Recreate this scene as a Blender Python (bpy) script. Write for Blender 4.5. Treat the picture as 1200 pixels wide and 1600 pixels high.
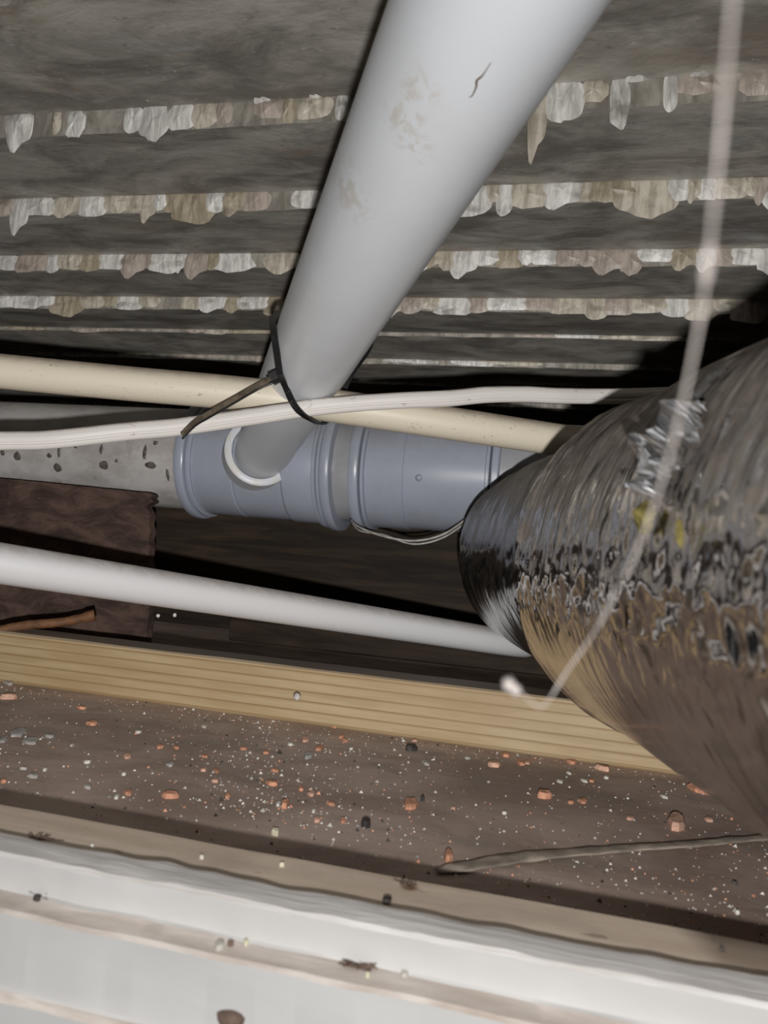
import bpy, math, random
from math import sin, cos, pi, radians, sqrt
from mathutils import Vector, noise

for o in list(bpy.data.objects):
    bpy.data.objects.remove(o)
SC = bpy.context.scene
COL = SC.collection
rnd = random.Random(7)

# ------------------------------------------------------------------ camera
FPX = 1180.0
YAW, PITCH, ROLL = radians(13), radians(4.8), radians(5.1)
CAM = Vector((0, 0, .105))                 # board top is z = 0
FW = Vector((-sin(YAW) * cos(PITCH), cos(YAW) * cos(PITCH), sin(PITCH)))
_r0 = Vector((cos(YAW), sin(YAW), 0)); _u0 = _r0.cross(FW)
RT = cos(ROLL) * _r0 + sin(ROLL) * _u0
UP = -sin(ROLL) * _r0 + cos(ROLL) * _u0
cd = bpy.data.cameras.new('camera')
cam = bpy.data.objects.new('camera', cd); COL.objects.link(cam)
from mathutils import Matrix
m = Matrix((RT, UP, -FW)).transposed().to_4x4(); m.translation = CAM
cam.matrix_world = m
cd.sensor_fit = 'VERTICAL'; cd.sensor_height = 36; cd.sensor_width = 27
cd.lens = FPX / 1600 * 36
cd.clip_start = .01; cd.clip_end = 50
cd.dof.use_dof = True; cd.dof.focus_distance = .52; cd.dof.aperture_fstop = 22
SC.camera = cam

# ------------------------------------------------------------------ world, lamp, exposure
w = bpy.data.worlds.new('world'); SC.world = w; w.use_nodes = True
w.node_tree.nodes['Background'].inputs[0].default_value = (.5, .55, .65, 1)
w.node_tree.nodes['Background'].inputs[1].default_value = .004
SC.view_settings.view_transform = 'Standard'; SC.view_settings.look = 'None'
SC.view_settings.exposure = 0; SC.view_settings.gamma = 1
SC.view_settings.use_curve_mapping = False
ld = bpy.data.lights.new('phone_flash', 'POINT')
ld.energy = 6.4; ld.shadow_soft_size = .0025; ld.color = (1, .985, .97)
ld.use_nodes = True
nt = ld.node_tree
em = nt.nodes['Emission']
fo = nt.nodes.new('ShaderNodeLightFalloff'); fo.inputs['Strength'].default_value = 1
fo.inputs['Smooth'].default_value = 0
ad = nt.nodes.new('ShaderNodeMath'); ad.operation = 'MULTIPLY_ADD'
ad.inputs[1].default_value = 4.3                       # gentle falloff: the phone lifts the far parts
li = nt.nodes.new('ShaderNodeMath'); li.operation = 'MULTIPLY'; li.inputs[1].default_value = .40
nt.links.new(fo.outputs['Linear'], li.inputs[0])
nt.links.new(fo.outputs['Constant'], ad.inputs[0]); nt.links.new(li.outputs[0], ad.inputs[2])
nt.links.new(ad.outputs[0], em.inputs['Strength'])
lamp = bpy.data.objects.new('phone_flash', ld); COL.objects.link(lamp)
lamp.location = CAM + Vector((.006, -.010, -.0185))

# ------------------------------------------------------------------ pixel helpers
def ray(x, y): return FW + RT * ((x - 600) / FPX) - UP * ((y - 800) / FPX)
def PX(x, y, d): return CAM + ray(x, y) * d
def PZ(x, y, z):
    r = ray(x, y); return CAM + r * ((z - CAM.z) / r.z)
def PY(x, y, Y):
    r = ray(x, y); return CAM + r * (Y / r.y)

D0, D1 = PX(410, 708, .772), PX(770, 0, .218)          # axis of the slanting waste pipe
ax = (D1 - D0).normalized()
def on_waste(px, py, lift):
    r = ray(px, py); o_ = CAM - D0
    a_ = r - ax * r.dot(ax); b_ = o_ - ax * o_.dot(ax)
    A = a_.dot(a_); B = 2 * a_.dot(b_); C_ = b_.dot(b_) - (.028 + lift) ** 2
    D = max(0, B * B - 4 * A * C_); return CAM + r * ((-B - sqrt(D)) / (2 * A))

# ------------------------------------------------------------------ material helpers
class M:
    def __init__(s, name, rough=.6, metal=0, spec=.4):
        s.m = bpy.data.materials.new(name); s.m.use_nodes = True
        s.t = s.m.node_tree; s.b = s.t.nodes['Principled BSDF']
        s.b.inputs['Roughness'].default_value = rough
        s.b.inputs['Metallic'].default_value = metal
        s.b.inputs['Specular IOR Level'].default_value = spec
        g = s.t.nodes.new('ShaderNodeNewGeometry'); s.pos = g.outputs['Position']; s.nrm = g.outputs['Normal']
    def n(s, k, **kw):
        x = s.t.nodes.new(k)
        for a, b in kw.items(): setattr(x, a, b)
        return x
    def put(s, inp, v):
        if hasattr(v, 'default_value') and hasattr(v, 'is_linked'): s.t.links.new(v, inp)
        elif isinstance(v, (tuple, list)): inp.default_value = tuple(v) + ((1,) if len(v) == 3 and inp.type == 'RGBA' else ())
        else: inp.default_value = v
    def map(s, scale, loc=(0, 0, 0), rot=(0, 0, 0), src=None):
        x = s.n('ShaderNodeMapping'); s.put(x.inputs['Vector'], src or s.pos)
        x.inputs['Scale'].default_value = scale; x.inputs['Location'].default_value = loc; x.inputs['Rotation'].default_value = rot
        return x.outputs[0]
    def noise(s, scale=(1, 1, 1), sc=1.0, det=5, rough=.6, dist=0, loc=(0, 0, 0), src=None):
        x = s.n('ShaderNodeTexNoise'); s.put(x.inputs['Vector'], s.map(scale, loc, src=src))
        x.inputs['Scale'].default_value = sc; x.inputs['Detail'].default_value = det
        x.inputs['Roughness'].default_value = rough; x.inputs['Distortion'].default_value = dist
        return x.outputs['Fac']
    def ramp(s, v, a, b, lo=0.0, hi=1.0):
        x = s.n('ShaderNodeMapRange'); x.clamp = True; x.interpolation_type = 'SMOOTHSTEP'
        s.put(x.inputs['Value'], v)
        for i, q in zip(('From Min', 'From Max', 'To Min', 'To Max'), (a, b, lo, hi)): x.inputs[i].default_value = q
        return x.outputs[0]
    def mix(s, f, a, b):
        x = s.n('ShaderNodeMix', data_type='RGBA')
        s.put(x.inputs[0], f); s.put(x.inputs[6], a); s.put(x.inputs[7], b)
        return x.outputs[2]
    def math(s, op, a, b=0.0):
        x = s.n('ShaderNodeMath', operation=op); s.put(x.inputs[0], a); s.put(x.inputs[1], b)
        return x.outputs[0]
    def sep(s, v):
        x = s.n('ShaderNodeSeparateXYZ'); s.put(x.inputs[0], v); return x.outputs
    def near(s, p, r0, r1):
        x = s.n('ShaderNodeVectorMath', operation='DISTANCE'); s.put(x.inputs[0], s.pos); x.inputs[1].default_value = p
        return s.ramp(x.outputs['Value'], r0, r1, 1, 0)
    def col(s, v): s.put(s.b.inputs['Base Color'], v)
    def rgh(s, v): s.put(s.b.inputs['Roughness'], v)
    def bump(s, h, strength=.4, dist=.001):
        x = s.n('ShaderNodeBump'); x.inputs['Strength'].default_value = strength; x.inputs['Distance'].default_value = dist
        s.put(x.inputs['Height'], h); s.t.links.new(x.outputs[0], s.b.inputs['Normal'])

def plain(name, c, rough=.6, var=.25, sc=60, metal=0, spec=.4, bump=.15):
    a = M(name, rough, metal, spec)
    n = a.noise(sc=sc)
    a.col(a.mix(a.ramp(n, .3, .7), tuple(q * (1 - var) for q in c), tuple(min(1, q * (1 + var)) for q in c)))
    if bump: a.bump(n, bump, .0008)
    return a.m

MT = {}
def build_materials():
    # concrete soffit
    a = M('concrete', .62, 0, .35)
    n1 = a.noise((6, 11, 11), 1.5, 9, .66, .5)
    n2 = a.noise((5, 9, 9), 1.3, 4, .6, .3, (3, 1, 0))
    n3 = a.noise((70, 130, 120), 1, 4, .7)
    c = a.mix(a.ramp(n1, .34, .66), (.16, .148, .128), (.41, .385, .34))
    c = a.mix(a.ramp(n2, .52, .70, 0, .6), c, (.25, .205, .16))
    c = a.mix(a.ramp(a.noise((4, 14, 14), 2.2, 5, .6, .8, (9, 2, 0)), .58, .72, 0, .55), c, (.36, .365, .36))
    c = a.mix(a.ramp(n3, .58, .74, 0, .45), c, (.075, .07, .062))
    c = a.mix(a.ramp(a.noise((150, 260, 200), 1, 2, .5, 0, (5, 5, 5)), .69, .76, 0, .7), c, (.5, .48, .45))
    a.col(c); a.rgh(a.ramp(n1, .3, .7, .7, .45))
    a.bump(a.math('ADD', n1, a.math('MULTIPLY', n3, .35)), .5, .003)
    MT['concrete'] = a.m
    a = M('laitance', .55, 0, .4)
    n1 = a.noise((60, 30, 20), 1, 5, .65, .5); n2 = a.noise((14, 14, 30), 1, 4, .6)
    c = a.mix(a.ramp(n1, .32, .68), (.15, .135, .11), (.33, .305, .265))
    c = a.mix(a.ramp(n2, .5, .7, 0, .75), c, (.17, .155, .135))
    a.col(c); a.bump(n1, .6, .002); MT['laitance'] = a.m
    # grout runs
    for nm, c0, c1 in (('grout_white', (.38, .37, .345), (.66, .645, .61)), ('grout_cream', (.30, .27, .21), (.50, .46, .38)),
                       ('grout_ochre', (.24, .20, .14), (.38, .33, .25)), ('grout_pink', (.25, .21, .18), (.40, .34, .29))):
        a = M(nm, .42, 0, .5)
        n1 = a.noise((130, 40, 30), 1, 5, .6, .6)
        n2 = a.noise((25, 25, 60), 1, 3, .5)
        c = a.mix(a.ramp(n1, .35, .65), c0, c1)
        c = a.mix(a.ramp(n2, .56, .72, 0, .6), c, (.13, .115, .09))
        a.col(c); a.bump(n1, .8, .002); MT[nm] = a.m
    # white waste pipe
    a = M('white_pvc', .33, 0, .5)
    n1 = a.noise((18, 18, 18), 1, 5, .6)
    c = a.mix(a.ramp(n1, .4, .75, 0, .35), (.84, .875, .915), (.74, .75, .76))
    for p, r in ((on_waste(655, 140, 0), .006), (on_waste(640, 175, 0), .006), (on_waste(612, 182, 0), .004), (on_waste(648, 232, 0), .006), (on_waste(541, 290, 0), .012), (on_waste(640, 205, 0), .005)):
        msk = a.math('MULTIPLY', a.near(p, r * .3, r * 1.7), a.ramp(a.noise((110, 110, 160), 1, 4, .6, 1.2), .44, .62, 0, .42))
        c = a.mix(msk, c, (.56, .47, .34))
    a.col(c); MT['white_pvc'] = a.m
    # white overflow pipe
    a = M('white_pipe', .4, 0, .45)
    up = a.sep(a.nrm)[2]
    d = a.math('MULTIPLY', a.ramp(up, .2, .95), a.ramp(a.noise((90, 160, 160), 1, 5, .7), .25, .7, .45, .85))
    c = a.mix(d, (.67, .665, .67), (.33, .29, .26))
    c = a.mix(a.ramp(a.noise((22, 160, 160), 1, 4, .7, 1.5), .68, .76, 0, .45), c, (.2, .17, .15))
    a.col(c); MT['white_pipe'] = a.m
    # cream pipe
    a = M('cream_pipe', .45, 0, .45)
    up = a.sep(a.nrm)[2]
    d = a.math('MULTIPLY', a.ramp(up, .15, .95), a.ramp(a.noise((80, 160, 160), 1, 5, .7), .25, .7, .45, .9))
    c = a.mix(d, (.68, .615, .49), (.27, .21, .16))
    c = a.mix(a.ramp(a.noise((45, 170, 190), 1, 4, .7, 2.5, (2, 0, 1)), .625, .69, 0, .75), c, (.17, .11, .075))
    a.col(c); MT['cream_pipe'] = a.m
    # cable sheath
    a = M('cable_sheath', .5, 0, .4)
    up = a.sep(a.nrm)[2]
    d = a.math('MULTIPLY', a.ramp(up, .3, .95), a.ramp(a.noise((40, 90, 90), 1, 5, .7), .3, .6, .2, .95))
    c = a.mix(d, (.70, .665, .63), (.26, .21, .17))
    c = a.mix(a.ramp(a.noise((45, 150, 150), 1, 3, .6, 1, (4, 0, 1)), .65, .72, 0, .6), c, (.34, .25, .17))
    a.col(c); MT['cable'] = a.m
    # soil pipe plastics
    a = M('grey_pvc', .3, 0, .5)
    n1 = a.noise((20, 20, 20), 1, 5, .65)
    up = a.sep(a.nrm)[2]
    c = a.mix(a.ramp(n1, .35, .7), (.285, .305, .365), (.25, .265, .31))
    c = a.mix(a.math('MULTIPLY', a.ramp(up, .1, .9), a.ramp(n1, .3, .6, .3, .8)), c, (.17, .16, .15))
    a.col(c); a.rgh(a.ramp(n1, .35, .7, .26, .4)); MT['grey_pvc'] = a.m
    a = M('grey_pvc_dark', .35, 0, .5)
    n1 = a.noise((20, 20, 20), 1, 5, .65)
    a.col(a.mix(a.ramp(n1, .35, .7), (.27, .275, .29), (.21, .21, .215))); MT['grey_pvc_dark'] = a.m
    a = M('old_pvc', .5, 0, .35)
    n1 = a.noise((14, 30, 20), 1, 6, .7)
    c = a.mix(a.ramp(n1, .35, .68), (.42, .40, .385), (.28, .26, .245))
    c = a.mix(a.ramp(a.noise((40, 40, 9), 1, 4, .6, .6, (1, 1, 1)), .6, .7, 0, .45), c, (.16, .11, .085))
    a.col(c); MT['old_pvc'] = a.m
    a = M('socket_lip', .4)
    n1 = a.noise((60, 60, 60), 1, 3)
    a.col(a.mix(a.ramp(n1, .4, .65), (.52, .53, .56), (.50, .49, .44))); MT['lip'] = a.m
    # pine batten
    a = M('pine', .55, 0, .35)
    wv = a.n('ShaderNodeTexWave', wave_type='BANDS', bands_direction='Z', wave_profile='SAW')
    wv.inputs['Scale'].default_value = 1; wv.inputs['Distortion'].default_value = 1.2; wv.inputs['Detail'].default_value = 2; wv.inputs['Detail Scale'].default_value = .6
    a.put(wv.inputs['Vector'], a.map((1.2, 14, 48), (0, 0, .2), (0, radians(1.5), 0)))
    ln = a.ramp(wv.outputs['Fac'], .70, 1.0, 0, .85)
    n1 = a.noise((14, 160, 160), 1, 4, .6)
    n2 = a.noise((5, 20, 20), 1, 4, .6)
    c = a.mix(a.ramp(n1, .3, .7), (.37, .275, .15), (.46, .355, .215))
    c = a.mix(ln, c, (.23, .135, .055))
    c = a.mix(a.ramp(n2, .5, .75, 0, .5), c, (.33, .22, .11))
    up = a.sep(a.nrm)[2]
    c = a.mix(a.math('MULTIPLY', a.ramp(up, .5, .9), .85), c, (.19, .155, .135))
    a.col(c); a.bump(n1, .2, .0006); MT['pine'] = a.m
    # tan timber strip
    a = M('tan_timber', .7, 0, .25)
    n1 = a.noise((12, 140, 60), 1, 5, .6, .4); n2 = a.noise((16, 30, 30), 1, 5, .65)
    c = a.mix(a.ramp(n1, .3, .7), (.66, .53, .41), (.80, .67, .54))
    c = a.mix(a.ramp(n2, .5, .72, 0, .6), c, (.50, .41, .33))
    c = a.mix(a.ramp(a.noise((90, 220, 90), 1, 3, .6), .66, .74, 0, .5), c, (.14, .10, .075))
    kn = PZ(640, 1386, .02)
    c = a.mix(a.near(kn, .001, .0035), c, (.26, .16, .09))
    a.col(c); a.bump(n1, .25, .0005); MT['tan'] = a.m
    # brown board with dust
    a = M('brown_board', .8, 0, .2)
    n1 = a.noise((9, 13, 13), 1, 6, .65, .5); n2 = a.noise((110, 150, 100), 1, 4, .7); n3 = a.noise((22, 30, 30), 1, 4, .6, .4, (7, 0, 0))
    c = a.mix(a.ramp(n1, .35, .65), (.33, .245, .20), (.52, .405, .345))
    c = a.mix(a.ramp(n3, .52, .7, 0, .6), c, (.29, .25, .215))
    c = a.mix(a.ramp(n2, .52, .72, 0, .5), c, (.45, .36, .30))
    c = a.mix(a.ramp(a.noise((200, 260, 200), 1, 2, .6, 0, (3, 3, 3)), .67, .74, 0, .75), c, (.42, .38, .34))
    c = a.mix(a.ramp(a.noise((120, 170, 200), 1, 3, .6, 0, (13, 3, 3)), .68, .74, 0, .6), c, (.30, .13, .075))
    a.col(c); a.bump(n2, .35, .0008); MT['board'] = a.m
    # dark joist / broken board
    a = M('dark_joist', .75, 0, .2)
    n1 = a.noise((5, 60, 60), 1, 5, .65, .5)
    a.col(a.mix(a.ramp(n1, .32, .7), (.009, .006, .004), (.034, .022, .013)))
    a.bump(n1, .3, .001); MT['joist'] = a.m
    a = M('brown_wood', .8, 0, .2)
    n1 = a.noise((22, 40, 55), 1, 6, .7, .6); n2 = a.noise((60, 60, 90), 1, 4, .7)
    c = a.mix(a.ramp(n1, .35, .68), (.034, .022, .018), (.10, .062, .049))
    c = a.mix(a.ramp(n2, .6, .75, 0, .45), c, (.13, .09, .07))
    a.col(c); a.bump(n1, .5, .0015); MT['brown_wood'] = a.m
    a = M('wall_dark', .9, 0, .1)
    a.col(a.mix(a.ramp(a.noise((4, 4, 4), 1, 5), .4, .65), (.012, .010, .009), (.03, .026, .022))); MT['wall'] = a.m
    # painted trim
    a = M('white_paint', .42, 0, .4)
    n1 = a.noise((14, 60, 60), 1, 5, .6, .4); n2 = a.noise((7, 12, 30), 1, 4, .6)
    c = a.mix(a.ramp(n1, .3, .7), (.60, .59, .575), (.66, .655, .645))
    c = a.mix(a.ramp(n2, .62, .8, 0, .4), c, (.60, .53, .45))
    a.col(c); a.bump(n1, .2, .0006); MT['paint'] = a.m
    a = M('worn_paint', .6, 0, .3)
    n1 = a.noise((16, 220, 120), 1, 5, .65, .6)
    a.col(a.mix(a.ramp(n1, .32, .68), (.68, .645, .61), (.88, .86, .84))); a.bump(n1, .6, .0012); MT['paint_worn'] = a.m
    a = M('dusty_paint', .75, 0, .2)
    n1 = a.noise((40, 140, 90), 1, 5, .65, .4); n2 = a.noise((18, 30, 30), 1, 4, .6)
    c = a.mix(a.ramp(n1, .3, .7), (.60, .52, .46), (.80, .73, .67))
    c = a.mix(a.ramp(n2, .55, .72, 0, .7), c, (.38, .265, .20))
    a.col(c); a.bump(n1, .5, .0008); MT['paint_dusty'] = a.m
    # foil
    a = M('foil', .2, 1, .5)
    up = a.sep(a.nrm)[2]
    n1 = a.noise((60, 60, 60), 1, 6, .72, .6); n2 = a.noise((45, 330, 22), 1, 5, .7, .5); n3 = a.noise((14, 14, 14), 1, 3, .5)
    v = a.math('ADD', up, a.math('MULTIPLY', a.math('SUBTRACT', n1, .5), 1.5))
    v = a.math('ADD', v, a.math('MULTIPLY', a.math('SUBTRACT', n2, .5), 1.5))
    dust = a.ramp(v, .10, .36, 0, .97)
    film = a.ramp(a.math('ADD', n2, a.math('MULTIPLY', a.math('SUBTRACT', n3, .5), .8)), .60, .95, .02, .45)
    dust = a.math('MAXIMUM', dust, film)
    dc = a.mix(a.ramp(n1, .35, .65), (.13, .10, .08), (.33, .285, .24))
    dash = a.ramp(a.noise((70, 260, 45), 1, 2, .5, .2, (4, 4, 4)), .66, .70)
    a.col(a.mix(a.math('MULTIPLY', dash, .9), a.mix(dust, (.66, .63, .61), dc), (.03, .026, .024)))
    a.put(a.b.inputs['Metallic'], a.math('SUBTRACT', 1, dust))
    a.rgh(a.ramp(dust, .0, .9, .10, .8))
    a.bump(a.math('ADD', a.math('MULTIPLY', n1, .4), n2), .14, .0012)
    MT['foil'] = a.m
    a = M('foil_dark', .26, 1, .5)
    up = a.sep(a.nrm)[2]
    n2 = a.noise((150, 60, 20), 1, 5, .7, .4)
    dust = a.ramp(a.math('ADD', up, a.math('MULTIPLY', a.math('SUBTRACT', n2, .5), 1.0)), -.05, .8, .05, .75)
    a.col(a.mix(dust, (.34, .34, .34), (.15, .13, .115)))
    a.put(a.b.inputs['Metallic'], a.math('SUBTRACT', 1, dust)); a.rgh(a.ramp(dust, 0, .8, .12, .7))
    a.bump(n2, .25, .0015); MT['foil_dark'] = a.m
    a = M('foil_clean', .28, 1, .5)
    n1 = a.noise((90, 90, 90), 1, 4, .6)
    a.col((.95, .95, .96)); a.bump(n1, .15, .001); MT['foil_clean'] = a.m
    MT['insulation'] = plain('yellow_wool', (.24, .20, .06), .9, .35, 400, bump=.5)
    MT['black'] = plain('black_nylon', (.012, .012, .013), .35, .2, 80, spec=.5, bump=0)
    MT['tail'] = plain('dusty_nylon', (.13, .105, .075), .5, .45, 120, bump=0)
    MT['wire'] = plain('grey_wire', (.30, .285, .26), .5, .3, 120, bump=0)
    MT['drip_dirt'] = plain('drip_dirt', (.085, .072, .064), .6, .5, 300)
    MT['brick'] = plain('brick_chip', (.60, .30, .19), .85, .3, 260, bump=.4)
    MT['brick_pale'] = plain('pale_brick_chip', (.62, .38, .28), .85, .25, 260, bump=.4)
    MT['grey_stone'] = plain('grey_chip', (.42, .40, .37), .8, .25, 260, bump=.4)
    MT['white_stone'] = plain('white_chip', (.66, .63, .57), .8, .2, 260, bump=.4)
    MT['dark_stone'] = plain('dark_chip', (.055, .047, .043), .7, .5, 260, bump=.4)
    MT['cream_crumb'] = plain('cream_crumb', (.72, .68, .50), .8, .25, 300, bump=.4)
    MT['twig'] = plain('twig_bark', (.13, .058, .024), .7, .35, 120, bump=.5)
    MT['leaf'] = plain('dry_leaf', (.33, .275, .225), .8, .4, 60, bump=.4)
    MT['web'] = plain('cobweb', (.62, .56, .52), .9, .2, 300, bump=0)
    MT['lint'] = plain('lint', (.16, .11, .085), .9, .4, 300, bump=0)
build_materials()

# ------------------------------------------------------------------ object helpers
def link(o, parent=None):
    COL.objects.link(o)
    if parent is not None: o.parent = parent
    return o
def base_of(parent):
    b = Vector((0, 0, 0))
    while parent is not None: b += parent.location; parent = parent.parent
    return b
def mobj(name, verts, faces, mat, parent=None, smooth=True, fmat=None, loc=None):
    """one mesh object from world-space vertices; loc = its origin (world)"""
    b = base_of(parent); l = Vector(loc) if loc is not None else b
    me = bpy.data.meshes.new(name)
    me.from_pydata([tuple(Vector(v) - l) for v in verts], [], faces)
    for q in (mat if isinstance(mat, list) else [mat]): me.materials.append(MT[q])
    if smooth: me.polygons.foreach_set('use_smooth', [True] * len(me.polygons))
    if fmat: me.polygons.foreach_set('material_index', fmat)
    me.update()
    o = bpy.data.objects.new(name, me); link(o, parent); o.location = l - b
    return o
def empty(name, loc):
    o = bpy.data.objects.new(name, None); link(o); o.location = loc; o.empty_display_size = .02
    return o
def tag(o, label, cat, group=None):
    o['label'] = label; o['category'] = cat
    if group: o['group'] = group
    return o
def struct(o, label=None, cat=None):
    o['kind'] = 'structure'
    if label: o['label'] = label
    if cat: o['category'] = cat
    return o
def catmull(P, n=8):
    P = [Vector(p) for p in P]
    if len(P) < 3: return [P[0].lerp(P[1], i / n) for i in range(n + 1)]
    Q = [2 * P[0] - P[1]] + P + [2 * P[-1] - P[-2]]; out = []
    for i in range(1, len(Q) - 2):
        a, b, c, d = Q[i - 1:i + 3]
        for k in range(n):
            t = k / n
            out.append(.5 * ((2 * b) + (c - a) * t + (2 * a - 5 * b + 4 * c - d) * t * t + (3 * b - a - 3 * c + d) * t ** 3))
    out.append(P[-1]); return out
def sweep(path, prof, up=Vector((0, 0, 1)), rad=None, closed=False):
    """sweep closed 2D profile [(side, up)] along path -> verts, faces"""
    n = len(path); k = len(prof); V = []; F = []
    side = None
    for i, p in enumerate(path):
        if closed: t = (path[(i + 1) % n] - path[i - 1]).normalized()
        else: t = (path[min(i + 1, n - 1)] - path[max(i - 1, 0)]).normalized()
        s = t.cross(up)
        if s.length < 1e-4: s = side
        s.normalize(); side = s; u = s.cross(t)
        r = rad[i] if rad else 1
        for a, b in prof: V.append(p + s * (a * r) + u * (b * r))
    m_ = n if closed else n - 1
    for i in range(m_):
        for j in range(k):
            a = i * k + j; b = i * k + (j + 1) % k; i2 = (i + 1) % n
            F.append((a, b, i2 * k + (j + 1) % k, i2 * k + j))
    if not closed:
        F.append(tuple(range(k - 1, -1, -1))); F.append(tuple((n - 1) * k + j for j in range(k)))
    return V, F
def circ(r, n=24): return [(r * cos(2 * pi * i / n), r * sin(2 * pi * i / n)) for i in range(n)]
def rect(w_, h_): return [(-w_ / 2, -h_ / 2), (w_ / 2, -h_ / 2), (w_ / 2, h_ / 2), (-w_ / 2, h_ / 2)]
def box(x0, x1, y0, y1, z0, z1, bev=0, nx=1, jit=0, seed=0):
    """box long in X with bevelled, slightly uneven long edges"""
    b = bev
    prof = [(y0 + b, z0), (y1 - b, z0), (y1, z0 + b), (y1, z1 - b), (y1 - b, z1), (y0 + b, z1), (y0, z1 - b), (y0, z0 + b)] if b else [(y0, z0), (y1, z0), (y1, z1), (y0, z1)]
    V = []; F = []; k = len(prof)
    for i in range(nx + 1):
        x = x0 + (x1 - x0) * i / nx
        for j, (y, z) in enumerate(prof):
            q = noise.noise(Vector((x * 30, j * 3.1, seed))) * jit if jit else 0
            V.append(Vector((x, y + q, z + (q if z > z0 + .5 * (z1 - z0) else 0))))
    for i in range(nx):
        for j in range(k):
            F.append((i * k + j, (i + 1) * k + j, (i + 1) * k + (j + 1) % k, i * k + (j + 1) % k))
    F.append(tuple(range(k))); F.append(tuple(nx * k + j for j in range(k - 1, -1, -1)))
    return V, F
def lathe_x(prof, cy, cz, n=72):
    """prof [(x, r)] revolved about the X axis at (cy, cz), ends closed"""
    V = []; F = []
    for x, r in prof:
        for j in range(n):
            a = 2 * pi * j / n; V.append(Vector((x, cy + r * cos(a), cz + r * sin(a))))
    for i in range(len(prof) - 1):
        for j in range(n):
            F.append((i * n + j, i * n + (j + 1) % n, (i + 1) * n + (j + 1) % n, (i + 1) * n + j))
    F.append(tuple(range(n - 1, -1, -1))); F.append(tuple((len(prof) - 1) * n + j for j in range(n)))
    return V, F
def shade_auto(o, ang=35):
    me = o.data
    me.polygons.foreach_set('use_smooth', [True] * len(me.polygons))
    try: me.set_sharp_from_angle(angle=radians(ang))
    except Exception: pass

# ------------------------------------------------------------------ the setting: ceiling planks
HC = .505
V, F = box(-1.9, 1.7, .05, 2.30, HC + .022, HC + .10)
ceiling = struct(mobj('ceiling', V, F, 'concrete', smooth=False), 'grey board-marked concrete soffit of lapped planks', 'ceiling')
RIB0, RIBD = .578, .1515
RISER = {-4: .022, -3: .022, -2: .022, -1: .022, 0: .023, 1: .021, 2: .020, 3: .020, 4: .006, 5: .010, 6: .008, 7: .010, 8: .010, 9: .010, 10: .01}
def fn(x, y, z): return noise.noise(Vector((x, y, z)))
planks = {}
for k in range(-3, 11):
    y0 = RIB0 + RIBD * k; y1 = y0 + RIBD; h = RISER[k]
    vis = k >= -2
    NX = 150 if vis else 20; NY = 10 if vis else 3
    V = []; F = []
    x0, x1 = -1.75, 1.6
    for i in range(NX + 1):
        x = x0 + (x1 - x0) * i / NX
        row = [(y0, HC + .03)]
        for q in (0, .5, 1): row.append((y0 + fn(x * 16, k, 1) * .0007 + fn(x * 55, k, 1) * .0005, HC + .0005 - h * q + (fn(x * 20, k, 5) * .002 + fn(x * 70, k, 2) * .0012) * (q if q else .0)))
        for j in range(1, NY + 1):
            t = j / NY
            row.append((y0 + RIBD * t - .0004, HC - h * (1 - t) + (fn(x * 9, t * 2 + k * 5, 3) * .0022 + fn(x * 28, t * 6 + k * 5, 4) * .0011) * min(1, (1 - t) * 5)))
        row.append((y1 - .0004, HC + .03))
        V += [Vector((x, a, b)) for a, b in row]
    R_ = len(row)
    for i in range(NX):
        for j in range(R_):
            F.append((i * R_ + j, i * R_ + (j + 1) % R_, (i + 1) * R_ + (j + 1) % R_, (i + 1) * R_ + j))
    F.append(tuple(range(R_ - 1, -1, -1))); F.append(tuple(NX * R_ + j for j in range(R_)))
    fm = ([1 if j in (0, 1, 2) else 0 for j in range(R_)]) * NX + [0, 0]
    planks[k] = mobj('concrete_plank', V, F, ['concrete', 'laitance'], ceiling, fmat=fm)
    shade_auto(planks[k], 40)

# grout runs hanging at the plank joints
def drip_mesh(seed, tail, lob):
    """unit run: x -.5..5, z 0 (top) .. -1 (foot), bulging towards -y by 1"""
    V = [Vector((0, -1, -.45))]; F = []; NR, NS = 4, 22
    r_ = random.Random(seed)
    ph = [r_.uniform(0, 6.28) for _ in range(3)]
    for i in range(1, NR + 1):
        t = i / NR
        for j in range(NS):
            a = 2 * pi * j / NS
            cx, cz = cos(a), sin(a)
            rr = 1 + lob * (.5 * sin(3 * a + ph[0]) + .35 * sin(5 * a + ph[1]) + .25 * sin(8 * a + ph[2]))
            e = .72
            x = .5 * math.copysign(abs(cx) ** e, cx) * rr; z = .5 * math.copysign(abs(cz) ** e, cz) * rr
            if cz > 0: z = min(z, .5)
            if cz < -.5: z -= tail * math.exp(-((x - r_.uniform(-.02, .02) - .2 * sin(ph[0])) / .24) ** 2)
            bul = -(1 - t * t) * (1 + .35 * sin(x * 9 + ph[1])) if i < NR else 0
            V.append(Vector((x * t, bul * .9, -.45 + (z * t))))
    for j in range(NS): F.append((0, 1 + j, 1 + (j + 1) % NS))
    for i in range(NR - 1):
        for j in range(NS):
            a = 1 + i * NS + j; b = 1 + i * NS + (j + 1) % NS
            F.append((a, a + NS, b + NS, b))
    F.append(tuple(1 + (NR - 1) * NS + j for j in range(NS - 1, -1, -1)))
    return V, F
GR = ['grout_white', 'grout_cream', 'grout_ochre', 'grout_pink']
dmesh = {}
for s in range(8):
    for g in GR:
        V, F = drip_mesh(s + 3, (0, .14, 0, .38, .06, 0, .2, .1)[s], (.06, .10, .14, .08, .16, .07, .12, .18)[s])
        me = bpy.data.meshes.new('grout_run'); me.from_pydata([tuple(v) for v in V], [], F); me.materials.append(MT[g])
        me.polygons.foreach_set('use_smooth', [True] * len(me.polygons)); me.set_sharp_from_angle(angle=radians(60)); dmesh[(s, g)] = me
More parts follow.
